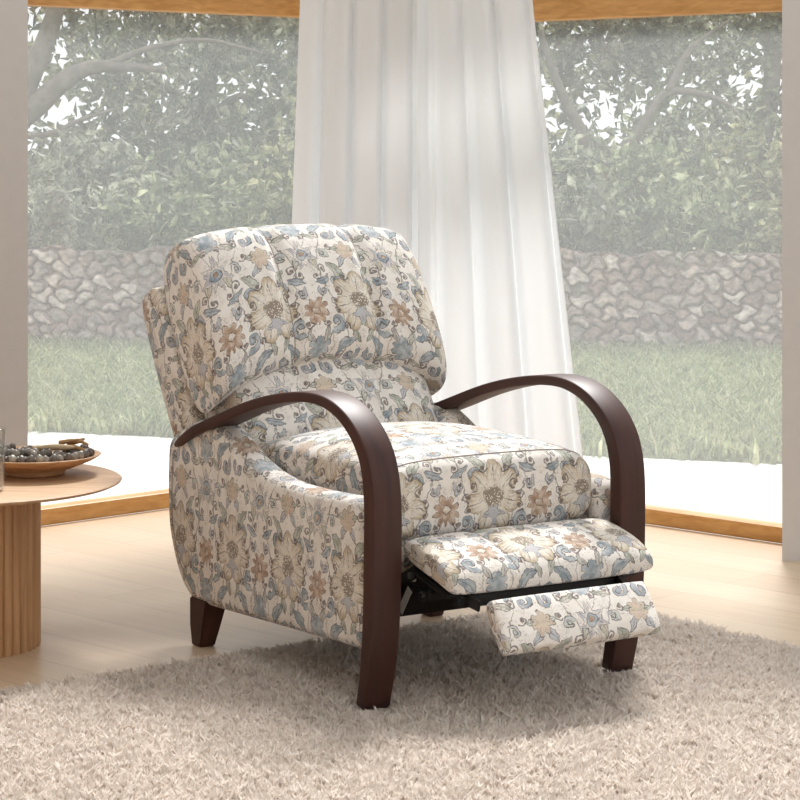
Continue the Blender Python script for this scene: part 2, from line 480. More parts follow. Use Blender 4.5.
# ------------------------------------------------------------------ camera
CAMH = 1.18
cam = bpy.data.cameras.new('camera'); co = link(bpy.data.objects.new('camera', cam))
co.location = (0, 0, CAMH); co.rotation_euler = (pi/2, 0, 0)
cam.sensor_width = 36; cam.lens = 2400/800*36; cam.shift_y = -(400-130)/800; cam.clip_end = 200
bpy.context.scene.camera = co

# ------------------------------------------------------------------ room shell
CX, CY = -.146, 8.04                                  # inner corner of the two windows
LD = Vector((-1, -.97)).normalized(); RD = Vector((1, -.97)).normalized()
def wp(d, t, off=0):                                  # point along a window line, off = outwards
    n = Vector((-d.y, d.x)); n = n if n.y > 0 else -n
    return (CX + d.x*t + n.x*off, CY + d.y*t + n.y*off)
LL, RL_ = 1.42, 1.80
floor_poly = [(-2.6, -1.4), (3, -1.4), (3, 6.42), wp(RD, RL_), (CX, CY), wp(LD, LL), (-2.6, 6.9)]
tag(prism_obj('floor', floor_poly, -.06, 0, M['floor']), kind='structure')
ceil_poly = [(-2.6, 7.0), (-1.0, 7.0), (0, 7.0), (1.1, 6.9), wp(RD, RL_-.1, .12), (CX, CY+.2), wp(LD, LL, .12), (-2.6, 7.15)]
tag(prism_obj('ceiling', ceil_poly, 2.05, 2.13, M['white']), kind='structure')
tag(prism_obj('ceiling', [(-2.6, -1.4), (1.2, -1.4), (.2, 3.2), (-1.2, 4.0), (-2.6, 5.2)], 2.05, 2.13, M['white']), kind='structure')  # unseen slab added over the camera's left to block overhead sky light
tag(prism_obj('wall_right', [(1.046, 6.57), (3, 6.40), (3, 6.62), (1.125, 6.86)], 0, 2.05, M['plaster']), kind='structure')
tag(prism_obj('wall_left', [(-1.064, 6.86), (-1.14, 7.13), (-2.6, 7.02), (-2.6, -1.2), (-2.4, -1.2), (-2.4, 6.74)], 0, 2.05, M['plaster']), kind='structure')  # visible pillar face, plus unseen side run added to block sky light

tag(prism_obj('sky_block_wall', [(-2.6, -1.4), (1.0, -1.4), (1.0, -1.2), (-2.6, -1.2)], 0, 2.05, M['plaster']), kind='structure')  # unseen wall behind the camera, added to block sky light from front left

def window(name, d, Ln, zs, zh):
    n = Vector((-d.y, d.x)); n = n if n.y > 0 else -n
    ang = math.atan2(d.y, d.x)
    rot = Matrix.Rotation(ang, 4, 'Z')
    bm = bmesh.new()
    def bar(t0, t1, z0, z1, dep=.09):
        p0 = wp(d, (t0+t1)/2, dep/2)
        bm_box(bm, (p0[0], p0[1], (z0+z1)/2), (t1-t0, dep, z1-z0), rot)
    bar(.06, Ln, 0, zs, .07); bar(.06, Ln, zh, zh+.16, .09); bar(.06, Ln, 1.97, 2.05, .09)
    bar(.06, .13, zs, 1.97, .08); bar(Ln-.06, Ln, zs, 1.97, .08)
    f = bm_obj(name, bm, M['frame'], smooth=False)
    bv = f.modifiers.new('bevel', 'BEVEL'); bv.width = .004; bv.segments = 2
    tag(f, kind='structure')
    for (z0, z1) in ((zs, zh), (zh+.16, 1.97)):
        b2 = bmesh.new(); p0 = wp(d, (.13+Ln-.06)/2, .045)
        bm_box(b2, (p0[0], p0[1], (z0+z1)/2), (Ln-.19, .008, z1-z0), rot)
        bm_obj('window_pane', b2, M['pane'], f, smooth=False)
    return f
window('window_1', LD, LL, .05, 1.552)
window('window_2', RD, RL_, .047, 1.522)
bm = bmesh.new(); bm_box(bm, (CX, CY+.06, 1.025), (.10, .10, 2.05), Matrix.Rotation(pi/4, 4, 'Z'))
tag(bm_obj('trim_1', bm, M['frame'], smooth=False), kind='structure')

# ------------------------------------------------------------------ outside
tag(prism_obj('patio', [(-6, 6.2), (-3.0, 7.1), wp(LD, LL, .02), (CX, CY+.03), wp(RD, RL_, .02), (3.2, 6.2), (6, 5.6), (6, 7.0), (1.345, 8.62), (-1.457, 9.55), (-6, 11.0)], -.09, -.02, M['patio']), kind='structure')
tag(prism_obj('ground', [(-60, -20), (60, -20), (60, 90), (-60, 90)], -.2, -.10, M['soil']), kind='structure')
# lawn with blades (one uncountable mass)
tag(prism_obj('lawn', [(-6, 11.0), (-1.457, 9.55), (1.345, 8.62), (6, 7.0), (6, 13.6), (-6, 13.6)], -.10, -.02, M['soil']), kind='structure')
def edge_y(x): return 9.55 - (x + 1.457) * .332
def blades(name, P, hgt, wid, lean, mat, parent=None, seed=1, clump=False):
    r = np.random.default_rng(seed); n = len(P)
    a = r.uniform(0, 2*pi, n); la = r.uniform(0, 2*pi, n)
    h = hgt * r.uniform(.5, 1.25, n)
    if clump:
        x, y = P[:, 0], P[:, 1]
        la = 3*np.sin(x*71+2*np.sin(y*53)) + 3*np.sin(y*83+2*np.sin(x*47)) + r.normal(0, .7, n)
        h *= 1 + .38*np.sin(x*97+3*np.sin(y*61))*np.sin(y*89+3*np.sin(x*67))
    w = wid * r.uniform(.7, 1.3, n); le = lean * r.uniform(.2, 1.3, n)
    side = np.stack([np.cos(a), np.sin(a), np.zeros(n)], 1) * (w/2)[:, None]
    ld = np.stack([np.cos(la), np.sin(la), np.zeros(n)], 1) * (le*h)[:, None]
    up = np.zeros((n, 3)); up[:, 2] = h
    V = np.empty((n, 5, 3))
    V[:, 0] = P - side; V[:, 1] = P + side
    V[:, 2] = P + ld*.35 + up*.6 + side*.8; V[:, 3] = P + ld*.35 + up*.6 - side*.8
    V[:, 4] = P + ld + up
    V = V.reshape(-1, 3).astype(np.float32)
    me = bpy.data.meshes.new(name); me.vertices.add(len(V)); me.vertices.foreach_set('co', V.ravel())
    base = np.arange(n)[:, None] * 5
    loops = np.concatenate([base + [0, 1, 2, 3], base + [3, 2, 4]], 1).ravel().astype(np.int32)
    me.loops.add(len(loops)); me.loops.foreach_set('vertex_index', loops)
    me.polygons.add(2*n)
    ls = (np.arange(n)[:, None]*7 + [0, 4]).ravel().astype(np.int32)
    me.polygons.foreach_set('loop_start', ls)
    me.update(calc_edges=True); me.validate()
    me.materials.append(mat)
    me.polygons.foreach_set('use_smooth', [True]*len(me.polygons))
    return link(bpy.data.objects.new(name, me), parent)
n = 80000
gx = rng.uniform(-4.2, 4.2, n); gy = rng.uniform(7.6, 13.3, n)
k = (gy > [edge_y(x) + .04*math.sin(x*23) for x in gx]) & (gy < 12.9 - .1*gx)
gp = np.stack([gx[k], gy[k], np.full(k.sum(), -.03)], 1)
g = blades('grass', gp, .10, .017, .9, M['grass'], None, 3)
tag(g, 'ragged pale green grass between the white patio and the stone wall', 'grass', kind='stuff')

# dry stone wall (courses of irregular stones displaced from a box)
def stone_wall():
    L0, HT, TH = 10.0, .575, .15
    nx, nz = 1150, 78
    sx = rng.uniform(-.5, .5, (64, 9)); 
    pts = []
    for j in range(9):
        i = 0; x = -L0/2 - .2
        while x < L0/2 + .2:
            w = rng.uniform(.05, .15); pts.append((x + w/2, (j+.5)*HT/8.2 + rng.uniform(-.03, .03))); x += w
    pts = np.array(pts); tint = rng.uniform(0, 1, len(pts))
    X_, Z_ = np.meshgrid(np.linspace(-L0/2, L0/2, nx), np.linspace(0, HT, nz))
    q = np.stack([X_.ravel(), Z_.ravel()], 1)
    q = q + .012*np.stack([np.sin(q[:, 1]*70+q[:, 0]*13), np.sin(q[:, 0]*60+q[:, 1]*21)], 1)
    f1 = np.full(len(q), 9.); f2 = f1.copy(); idx = np.zeros(len(q), int)
    for i, p in enumerate(pts):
        d = np.sqrt(((q[:, 0]-p[0])*.8)**2 + ((q[:, 1]-p[1])*1.25)**2)
        m1 = d < f1; f2 = np.where(m1, f1, np.minimum(f2, d)); idx = np.where(m1, i, idx); f1 = np.where(m1, d, f1)
    e = np.clip((f2-f1)/.022, 0, 1); e = e*e*(3-2*e)
    bulge = e*(.025 + .045*rng.permutation(tint)[idx]) + .006*np.sin(q[:, 0]*140)*np.sin(q[:, 1]*170)*e
    top = .012*np.sin(X_*9)+.010*np.sin(X_*23+1)-.02
    V = np.stack([X_.ravel(), -TH/2 - bulge, (Z_*(1+top/HT*(Z_/HT))).ravel()], 1)
    F = []
    for j in range(nz-1):
        for i in range(nx-1):
            F.append((j*nx+i, j*nx+i+1, (j+1)*nx+i+1, (j+1)*nx+i))
    b = len(V); tp = V[(nz-1)*nx:nz*nx].copy(); tp[:, 1] = TH/2
    bt = tp.copy(); bt[:, 2] = 0
    V = np.vstack([V, tp, bt])
    for i in range(nx-1):
        F.append(((nz-1)*nx+i, (nz-1)*nx+i+1, b+i+1, b+i)); F.append((b+i, b+i+1, b+nx+i+1, b+nx+i))
    F.append(tuple([j*nx for j in range(nz)][::-1] + [b+nx, b][::-1][::-1][:0]) or (0, nx, nx+1, 1))
    o = mesh_obj('stone_wall', V, F[:-1], M['stone'])
    a = o.data.attributes.new('stone_tint', 'FLOAT', 'POINT')
    t = np.concatenate([tint[idx]*(.1+.9*e), np.full(2*nx, .12)]).astype(np.float32)  # random stone tones; top's back edge painted dark to subdue its sunlit line
    a.data.foreach_set('value', t)
    return o
sw = stone_wall(); sw.location = (0, 13.05, -.03); sw.rotation_euler = (0, 0, -.10)
tag(sw, kind='structure')

# trees and shrubs
def leaves_mesh(name, centers, spread, per, size, mat, parent, seed):
    r = np.random.default_rng(seed); cs_ = np.repeat(np.asarray(centers), per, 0); n = len(cs_)
    P = cs_ + r.normal(0, 1, (n, 3)) * spread
    d = r.normal(0, 1, (n, 3)); d[:, 2] -= .3; d /= np.linalg.norm(d, axis=1)[:, None]
    u = np.cross(d, r.normal(0, 1, (n, 3))); u /= np.linalg.norm(u, axis=1)[:, None]
    nn = np.cross(d, u)
    s = size * r.uniform(.6, 1.4, n)[:, None]
    V = np.empty((n, 4, 3)); V[:, 0] = P - d*s*.5; V[:, 2] = P + d*s*.5
    V[:, 1] = P + u*s*.24 + nn*s*.1; V[:, 3] = P - u*s*.24 + nn*s*.1
    V = V.reshape(-1, 3).astype(np.float32)
    me = bpy.data.meshes.new(name); me.vertices.add(4*n); me.vertices.foreach_set('co', V.ravel())
    base = np.arange(n)[:, None]*4
    loops = np.concatenate([base+[0, 1, 2], base+[0, 2, 3]], 1).ravel().astype(np.int32)
    me.loops.add(len(loops)); me.loops.foreach_set('vertex_index', loops)
    me.polygons.add(2*n); me.polygons.foreach_set('loop_start', (np.arange(2*n)*3).astype(np.int32))
    me.update(calc_edges=True); me.validate(); me.materials.append(mat)
    return link(bpy.data.objects.new(name, me), parent)

def px(x, y, Y): return ((x-400)/2400*Y, Y, CAMH-(y-130)/2400*Y)

def tree(name, base, limbs, centers, spread, per, size, mat, label, cat, seed, group=None):
    root = empty(name, base); b = Vector(base)
    tr = [(np.array(smooth_path(p, 14)) - np.array(base), r) for p, r in limbs]
    V, F = join_geo([tube_geo(p, np.linspace(r[0], r[1], 14), 8) for p, r in tr])
    mesh_obj('trunk', V, F, M['bark'], root)
    lm = leaves_mesh('foliage', np.asarray(centers) - np.array(base), spread, per, size, mat, root, seed)
    tag(root, label, cat, group)
    return root
def jit(p, s, r): return tuple(np.array(p) + r.normal(0, s, 3))
r2 = np.random.default_rng(11)
# shrubs right behind the wall
sl = ['bushy shrub rising behind the left end of the stone wall', 'grey green shrub over the stone wall beside the curtain left edge',
      'shrub behind the stone wall hidden mostly by the curtain', 'olive shrub over the stone wall beside the curtain right edge',
      'broad shrub over the middle of the stone wall in right window', 'shrub behind the stone wall beside the right wall']
for i, (xp, w, zt) in enumerate(((70, .62, 1.05), (215, .66, 1.0), (370, .62, 1.1), (525, .6, 1.0), (650, .62, .98), (775, .62, 1.1))):
    Y = 14.3 + .25*(i % 2); x0 = (xp-400)/2400*Y
    cen = [(x0 + r2.normal(0, w*.42), Y + r2.normal(0, .22), r2.uniform(.25, zt)) for _ in range(95)]
    for _ in range(30):
        xx = x0 + r2.uniform(-.45, .45)
        cen.append((xx, 13.05 - .1*xx + r2.uniform(-.04, .22), r2.uniform(.60, .74)))
    limbs = [([(x0, Y, -.1), (x0+a*.4, Y+.05, .4), (x0+a, Y+.1, .85)], (.03, .008)) for a in (-.35, -.12, .15, .36)]
    tree('shrub', (x0, Y, -.1), limbs, cen, .085, 20, .095, (M['leaf2'], M['leaf'], M['leaf3'])[i % 3], sl[i], 'shrub', 20+i, 'shrubs behind the stone wall')
# trees
T = []
def crown(xs, ys, Y, n, dens=None):
    out = []
    while len(out) < n:
        x = r2.uniform(*xs); y = r2.uniform(*ys)
        if dens and r2.uniform() > dens(x, y): continue
        out.append(jit(px(x, y, Y), .12, r2))
    return out
def gaps(x, y):
    d = 1.0
    for gx_, gy_, rx, ry in ((72, 110, 38, 20), (36, 190, 20, 40), (215, 92, 55, 12), (40, 55, 12, 20), (552, 108, 30, 22), (690, 95, 70, 16), (600, 130, 30, 10), (768, 80, 25, 14), (262, 70, 25, 10), (130, 60, 30, 8), (690, 40, 30, 6)):
        q = ((x-gx_)/rx/1.4)**2 + ((y-gy_)/ry/1.4)**2
        if q < 1: d = min(d, .04)
    return d
Y = 15.6
tree('tree', (px(-14, 0, Y)[0], Y, -.1),
     [([px(-14, 300, Y), px(-8, 200, Y), px(8, 130, Y), px(36, 106, Y), px(70, 76, Y), px(104, 66, Y), px(165, 70, Y)], (.14, .02)),
      ([px(0, 150, Y), px(28, 80, Y), px(46, 40, Y), px(62, -10, Y), px(80, -60, Y)], (.09, .04)),
      ([px(10, 130, Y-.1), px(34, 136, Y-.1), px(56, 132, Y-.1), px(80, 120, Y-.1), px(114, 109, Y-.1)], (.03, .008)),
      ([px(104, 66, Y), px(150, 48, Y), px(205, 40, Y), px(260, 52, Y)], (.025, .008))],
     crown((20, 300), (-30, 190), Y+.6, 170, gaps), .10, 15, .11, M['leaf2'],
     'spreading tree with thick pale limbs at the upper left of the left window', 'tree', 41)
Y = 17.2
tree('tree', (px(215, 0, Y)[0], Y, -.1),
     [([px(215, 290, Y), px(220, 200, Y), px(205, 120, Y), px(215, 40, Y), px(220, -40, Y)], (.09, .04)),
      ([px(210, 140, Y), px(178, 96, Y), px(150, 84, Y), px(110, 80, Y)], (.04, .01)),
      ([px(206, 120, Y), px(240, 96, Y), px(262, 110, Y)], (.04, .008))],
     crown((90, 330), (-40, 220), Y, 190, gaps), .11, 15, .12, M['leaf'],
     'leafy tree behind the stone wall above the backrest of the recliner', 'tree', 42)
Y = 17.8
tree('tree', (px(430, 0, Y)[0], Y, -.1),
     [([px(430, 290, Y), px(436, 180, Y), px(425, 60, Y), px(430, -40, Y)], (.10, .04))],
     crown((300, 560), (-40, 220), Y, 170, gaps), .11, 15, .12, M['leaf3'],
     'tree standing directly behind the white curtains', 'tree', 43)
Y = 16.4
tree('tree', (px(610, 0, Y)[0], Y, -.1),
     [([px(610, 290, Y), px(600, 200, Y), px(585, 140, Y), px(560, 90, Y), px(540, 30, Y)], (.07, .02)),
      ([px(596, 180, Y), px(640, 130, Y), px(668, 92, Y), px(720, 100, Y), px(742, 118, Y)], (.05, .008)),
      ([px(668, 92, Y), px(690, 50, Y), px(730, 20, Y)], (.03, .01))],
     crown((530, 720), (-40, 220), Y+.5, 180, gaps), .10, 15, .11, M['leaf2'],
     'tree with forked thin branches in the middle of the right window', 'tree', 44)
Y = 18.4
tree('tree', (px(760, 0, Y)[0], Y, -.1),
     [([px(760, 290, Y), px(756, 180, Y), px(772, 80, Y), px(765, -40, Y)], (.10, .05)),
      ([px(757, 170, Y), px(720, 120, Y), px(690, 100, Y)], (.04, .01))],
     crown((640, 860), (-40, 220), Y, 190, gaps), .11, 15, .12, M['leaf'],
     'leafy tree in the right window beside the right wall', 'tree', 45)
# far thicket closing the view between the trunks
Y = 20.5
cen = [jit(px(r2.uniform(-420, 1220), r2.uniform(25, 262), Y), .15, r2) for _ in range(1900)]
cen = [c for c in cen if r2.uniform() < gaps(400+c[0]/Y*2400, 130+(CAMH-c[2])/Y*2400)]
th = leaves_mesh('thicket', np.array(cen), .13, 9, .15, M['leaf3'], None, 60)
tag(th, 'far thicket of pale leaves behind all the trees in both windows', 'bushes', kind='stuff')

# ------------------------------------------------------------------ curtains
def curtain(name, top, bot, folds, amp, seed, label, zt=1.995):
    r = np.random.default_rng(seed); nu, nv = 260, 60
    ph = r.uniform(0, 6.28, 4)
    V = []; F = []
    for j in range(nv):
        t = j/(nv-1); z = zt*(1-t) + .012*t
        for i in range(nu):
            u = i/(nu-1)
            pt = Vector(top(u))*(1-t) + Vector(bot(u))*t
            a = amp*(.65+.55*t)
            w = math.sin(2*pi*folds*u + ph[0] + .5*math.sin(5*u+ph[2])) + .35*math.sin(2*pi*folds*1.9*u + ph[1] + t*.8)
            w = math.copysign(abs(w)**.8, w)
            g = .012*math.sin(9*u + 6*t + ph[3])*t
            V.append((pt.x + .35*a*math.cos(2*pi*folds*u+ph[0]), pt.y + a*w + g, z))
    for j in range(nv-1):
        for i in range(nu-1):
            F.append((j*nu+i, j*nu+i+1, (j+1)*nu+i+1, (j+1)*nu+i))
    o = mesh_obj(name, V, F, M['curtain'])
    s = o.modifiers.new('thickness', 'SOLIDIFY'); s.thickness = .0015
    tag(o, label, 'curtain', 'white curtains in the window corner'); return o
lerp = lambda a, b: (lambda u: (a[0]+(b[0]-a[0])*u, a[1]+(b[1]-a[1])*u, 0))
curtain('curtain', lerp((-.285, 7.42), (.075, 7.36)), lerp((-.350, 7.42), (.085, 7.34)), 4.2, .035, 1,
        'white floor length curtain hanging behind the backrest of the recliner')
curtain('curtain', lerp((.050, 7.26), (.350, 7.10)), lerp((.050, 7.24), (.570, 7.02)), 3.6, .035, 5,
        'white sheer curtain flaring out above the recliner seat and right arm')
tp = [(-.42, 7.43, 2.015), (0, 7.40, 2.015), (.2, 7.28, 2.015), (.5, 7.06, 2.015)]
V, F = tube_geo(smooth_path(tp, 24), .016, 10)
tr = mesh_obj('curtain_track', V, F, M['white'])
tag(tr, 'white curtain track fixed to the ceiling above both curtains', 'curtain track')
for p in (tp[0], tp[1], tp[3]):
    box_obj('bracket', (p[0], p[1], 2.036), (.03, .03, .028), M['white'], tr, .002)

# ------------------------------------------------------------------ rug
RUG_A = math.radians(37)
rug_corner = Vector((.47, 5.985))
ru = Vector((math.cos(RUG_A), math.sin(RUG_A))); rv = Vector((math.sin(RUG_A), -math.cos(RUG_A)))
RW, RLn = 2.9, 2.5
rug = empty('rug', (rug_corner.x, rug_corner.y, 0), RUG_A)   # local: x from -RW..0, y from -RLn..0
def rrect(x0, x1, y0, y1, r, k=8):
    out = []
    for cx, cy, a0 in ((x1-r, y1-r, 0), (x0+r, y1-r, 90), (x0+r, y0+r, 180), (x1-r, y0+r, 270)):
        for i in range(k+1):
            a = math.radians(a0 + 90*i/k); out.append((cx+r*math.cos(a), cy+r*math.sin(a)))
    return out
prism_obj('backing', rrect(-RW, 0, -RLn, 0, .08), 0, .003, M['rug'], rug)
npile = 420000
tx = rng.uniform(-RW-.005, .005, npile); ty = rng.uniform(-RLn-.005, .005, npile)
CH_A = math.radians(33.0); CH_O = Vector((.2095, 5.06))
c_, s_ = math.cos(RUG_A), math.sin(RUG_A)
wx = rug_corner.x + tx*c_ - ty*s_; wy = rug_corner.y + tx*s_ + ty*c_
dx, dy = wx-CH_O.x, wy-CH_O.y
lx = dx*math.cos(CH_A)+dy*math.sin(CH_A); ly = -dx*math.sin(CH_A)+dy*math.cos(CH_A)
foot = np.zeros(npile, bool)
for sx in (-1, 1):
    fx = CH_O.x + sx*.315*math.cos(CH_A) - .0*math.sin(CH_A); fy = CH_O.y + sx*.315*math.sin(CH_A)
    a_ = (np.abs(lx-sx*.315) < .046) & (np.abs(ly) < .046)
    foot |= a_ | (np.abs(wx-fx) < .045) & (wy < fy) & (wy > fy-.075)
pxx = 400+2400*wx/wy; pyy = 130+2400*CAMH/wy
view = (pxx > -160) & (pxx < 960) & (pyy < 900)
rc = .08
cr = (np.minimum(-tx, RW+tx) < rc) & (np.minimum(-ty, RLn+ty) < rc)
dc = np.hypot(rc-np.minimum(-tx, RW+tx), rc-np.minimum(-ty, RLn+ty))
keep = view & ~(cr & (dc > rc))
P = np.stack([tx[keep], ty[keep], np.full(keep.sum(), .001)], 1)
pile = blades('pile', P, np.where(foot[keep], .0045, .0165), .0062, .85, M['rug'], rug, 9, True)
pile['kind'] = 'stuff'
tag(rug, 'thick cream shag rug under the front legs of the recliner', 'rug')

# ------------------------------------------------------------------ recliner
ch = empty('recliner', (CH_O.x, CH_O.y, 0), CH_A)
tag(ch, 'floral upholstered push back recliner with dark bentwood arms and raised footrest', 'recliner')

def se(t, p): return max(0.0, 1-abs(t)**p)**(1/p)
def pillow(name, fmap, half, nu, nv, pu, pv, uvoff=(0, 0), groove=None, puff=0.0, square=.0, back=1.0, mat=None, cont='bottom'):
    """closed cushion; fmap(u,v,n)->local xyz; u,v in -1..1, n signed thickness"""
    tu = [math.copysign(1-(1-abs(t))**1.9, t) for t in np.linspace(-1, 1, nu)]
    tv = [math.copysign(1-(1-abs(t))**1.9, t) for t in np.linspace(-1, 1, nv)]
    def pt(u, v, side):
        uu = u*math.sqrt(max(0, 1-square*v*v/2)); vv = v*math.sqrt(max(0, 1-square*u*u/2))
        e = se(u, pu)*se(v, pv)
        n = half*e
        if side > 0:
            n += puff*e*(1-u*u)*(1-v*v)
            if groove: n -= groove(uu, vv)*e
        else: n *= -back
        return np.array(fmap(uu, vv, n))
    FR = np.array([[pt(u, v, 1) for u in tu] for v in tv]); BK = np.array([[pt(u, v, -1) for u in tu] for v in tv])
    du = np.linalg.norm(np.diff(FR[nv//2], axis=0), axis=1); au = np.concatenate([[0], np.cumsum(du)]); au -= au[nu//2]
    dv = np.linalg.norm(np.diff(FR[:, nu//2], axis=0), axis=1); av = np.concatenate([[0], np.cumsum(dv)]); av -= av[nv//2]
    V = []; F = []; UV = []
    for j in range(nv):
        for i in range(nu):
            V.append(FR[j, i]); UV.append((au[i]+uvoff[0], av[j]+uvoff[1]))
    for j in range(nv):
        for i in range(nu):
            V.append(BK[j, i]); UV.append((au[i]+uvoff[0], 2*av[0]-av[j]+uvoff[1]) if cont == 'bottom' else (2*au[0]-au[i]+uvoff[0], av[j]+uvoff[1]))
    b = nu*nv
    for j in range(nv-1):
        for i in range(nu-1):
            F.append((j*nu+i, j*nu+i+1, (j+1)*nu+i+1, (j+1)*nu+i))
            F.append((b+j*nu+i, b+(j+1)*nu+i, b+(j+1)*nu+i+1, b+j*nu+i+1))
    bm = bmesh.new(); vs = [bm.verts.new(v) for v in V]
    uvl = bm.loops.layers.uv.new('UVMap')
    for f in F:
        fc = bm.faces.new([vs[i] for i in f])
        for lp, i in zip(fc.loops, f): lp[uvl].uv = UV[i]
    bmesh.ops.remove_doubles(bm, verts=bm.verts[:], dist=1e-5)
    o = bm_obj(name, bm, mat or M['fabric'], ch)
    def surf(u, v): return pt(u, v, 1)
    return o, surf

RA = math.radians(27); B0 = (.62, .40)
def bk(x, s, n):                                   # reclined back coordinates
    return (x, B0[0]+math.sin(RA)*s-math.cos(RA)*n, B0[1]+math.cos(RA)*s+math.sin(RA)*n)

# headrest / upper back cushion with two channel seams
def head_map(u, v, n):
    x = .317*u*(1-.012*(v+1))
    sb = .238 - .088*abs(u)**2.4                       # arched lower edge
    s = sb + (.602-.02*abs(u)**3 - sb)*(v+1)/2
    return bk(x, s, -.028 + n + .026*(1-v)/2)
def head_groove(u, v):
    return sum(.020*math.exp(-((u-c)/.055)**2) for c in (-.36, .38))
head, hs = pillow('headrest_cushion', head_map, .122, 97, 65, 6.5, 4.2, (.175, .065), head_groove, .025, .12, cont='left')
def seam(parent, surf, fn, off=.0012, rad=.0016, n=40):
    P = [np.array(surf(*fn(t))) for t in np.linspace(0, 1, n)]
    V, F = tube_geo(P, rad, 6); return mesh_obj('seam', V, F, M['thread'], parent)
for c in (-.36, .38): seam(head, hs, lambda t, c=c: (c, -.93+1.86*t))

# lower back cushion
def lum_map(u, v, n):
    x = .280*u; s = -.10 + .43*(v+1)/2
    return bk(x, s, -.040 + n - .014*v)
def lum_groove(u, v): return .016*math.exp(-((u-.36)/.05)**2) + .016*math.exp(-((u+.36)/.05)**2)
lum, ls_ = pillow('lumbar_cushion', lum_map, .095, 81, 49, 5, 3.2, (.05, .08), lum_groove, .03, .15)
for c in (-.36, .36): seam(lum, ls_, lambda t, c=c: (c, -.9+1.8*t))

# outer back shell
def shell_map(u, v, n):
    x = .305*u*(1+.03*v); s = .06 + .475*(v+1)/2
    return bk(x, s, -.183 + n)
pillow('back_shell', shell_map, .062, 57, 49, 9, 7, (.03, .10), None, 0, .08, cont='left')

# seat cushion
def seat_map(u, v, n):
    x = .262*u; y = .305 + .285*v
    return (x, y, .405 + n)
seat, ss = pillow('seat_cushion', seat_map, .088, 81, 81, 6, 8, (.0, .365), None, .032, .03, 1.0)
seam(seat, ss, lambda t: (-.955+1.91*t, -.905), rad=.0018, n=60)

# front apron below the cushion
bm = bmesh.new(); bm_box(bm, (0, .055, .29), (.53, .05, .10)); bmesh.ops.bevel(bm, geom=bm.edges[:], offset=.012, segments=3, affect='EDGES')
ap = bm_obj('apron', bm, M['fabric'], ch); box_uv(ap, (0, .1))

# side panels
out_l = [(.870, .46), (.876, .36), (.870, .255), (.836, .175), (.797, .124), (.750, .096), (.60, .100), (.40, .106), (.20, .112), (.0, .118),
         (-.002, .25), (.0, .405), (.05, .424), (.12, .421), (.22, .418), (.33, .420), (.42, .432), (.49, .452), (.55, .480), (.60, .505), (.65, .522), (.70, .522), (.76, .508), (.82, .485)]
def resample(poly, n):
    P = np.array(poly + [poly[0]]); d = np.r_[0, np.cumsum(np.linalg.norm(np.diff(P, axis=0), axis=1))]
    t = np.linspace(0, d[-1], n, endpoint=False)
    return np.stack([np.interp(t, d, P[:, 0]), np.interp(t, d, P[:, 1])], 1)
def panel(sx):
    P = resample(out_l, 150)
    for _ in range(3): P = .5*P + .25*np.roll(P, 1, 0) + .25*np.roll(P, -1, 0)
    T = np.roll(P, -1, 0)-np.roll(P, 1, 0); T /= np.linalg.norm(T, axis=1)[:, None]
    Nn = np.stack([T[:, 1], -T[:, 0]], 1)
    if np.sum((P[:, 0]*np.roll(P[:, 1], -1)-P[:, 1]*np.roll(P[:, 0], -1))) < 0: Nn = -Nn
    xo, xi = .337, .262; R = .026
    rings = []
    for a in np.linspace(0, pi/2, 7): rings.append((xo-R+R*math.sin(pi/2-a), R*(1-math.sin(a))))   # outer face -> edge
    rings = [(xo, R*1.0)] + [(xo-R*(1-math.cos(a)), R*(1-math.sin(a))) for a in np.linspace(.2, pi/2, 6)]
    rings += [(xi+R*(1-math.cos(a)), R*(1-math.sin(a))) for a in np.linspace(pi/2, .2, 6)] + [(xi, R)]
    n = len(P); V = []; F = []
    for x, ins in rings:
        Q = P - Nn*ins
        for q in Q: V.append((sx*x, q[0], q[1]))
    for k_ in range(len(rings)-1):
        for i in range(n): F.append((k_*n+i, k_*n+(i+1) % n, (k_+1)*n+(i+1) % n, (k_+1)*n+i))
    F.append(tuple(range(n))); F.append(tuple(range((len(rings)-1)*n, len(rings)*n))[::-1])
    bm = bmesh.new(); vs = [bm.verts.new(v) for v in V]
    for f in F: bm.faces.new([vs[i] for i in f])
    o = bm_obj('side_panel', bm, M['fabric'], ch)
    box_uv(o, (-.55, .08))
    return o
pl, pr = panel(-1), panel(1)
# rear welt line on the panels
for sx, p in ((-1, pl), (1, pr)):
    V, F = tube_geo(smooth_path([(sx*.3372, .832, .43), (sx*.3372, .838, .30), (sx*.3372, .812, .205), (sx*.3372, .768, .150)], 24), .0016, 6)
    mesh_obj('seam', V, F, M['thread'], p)

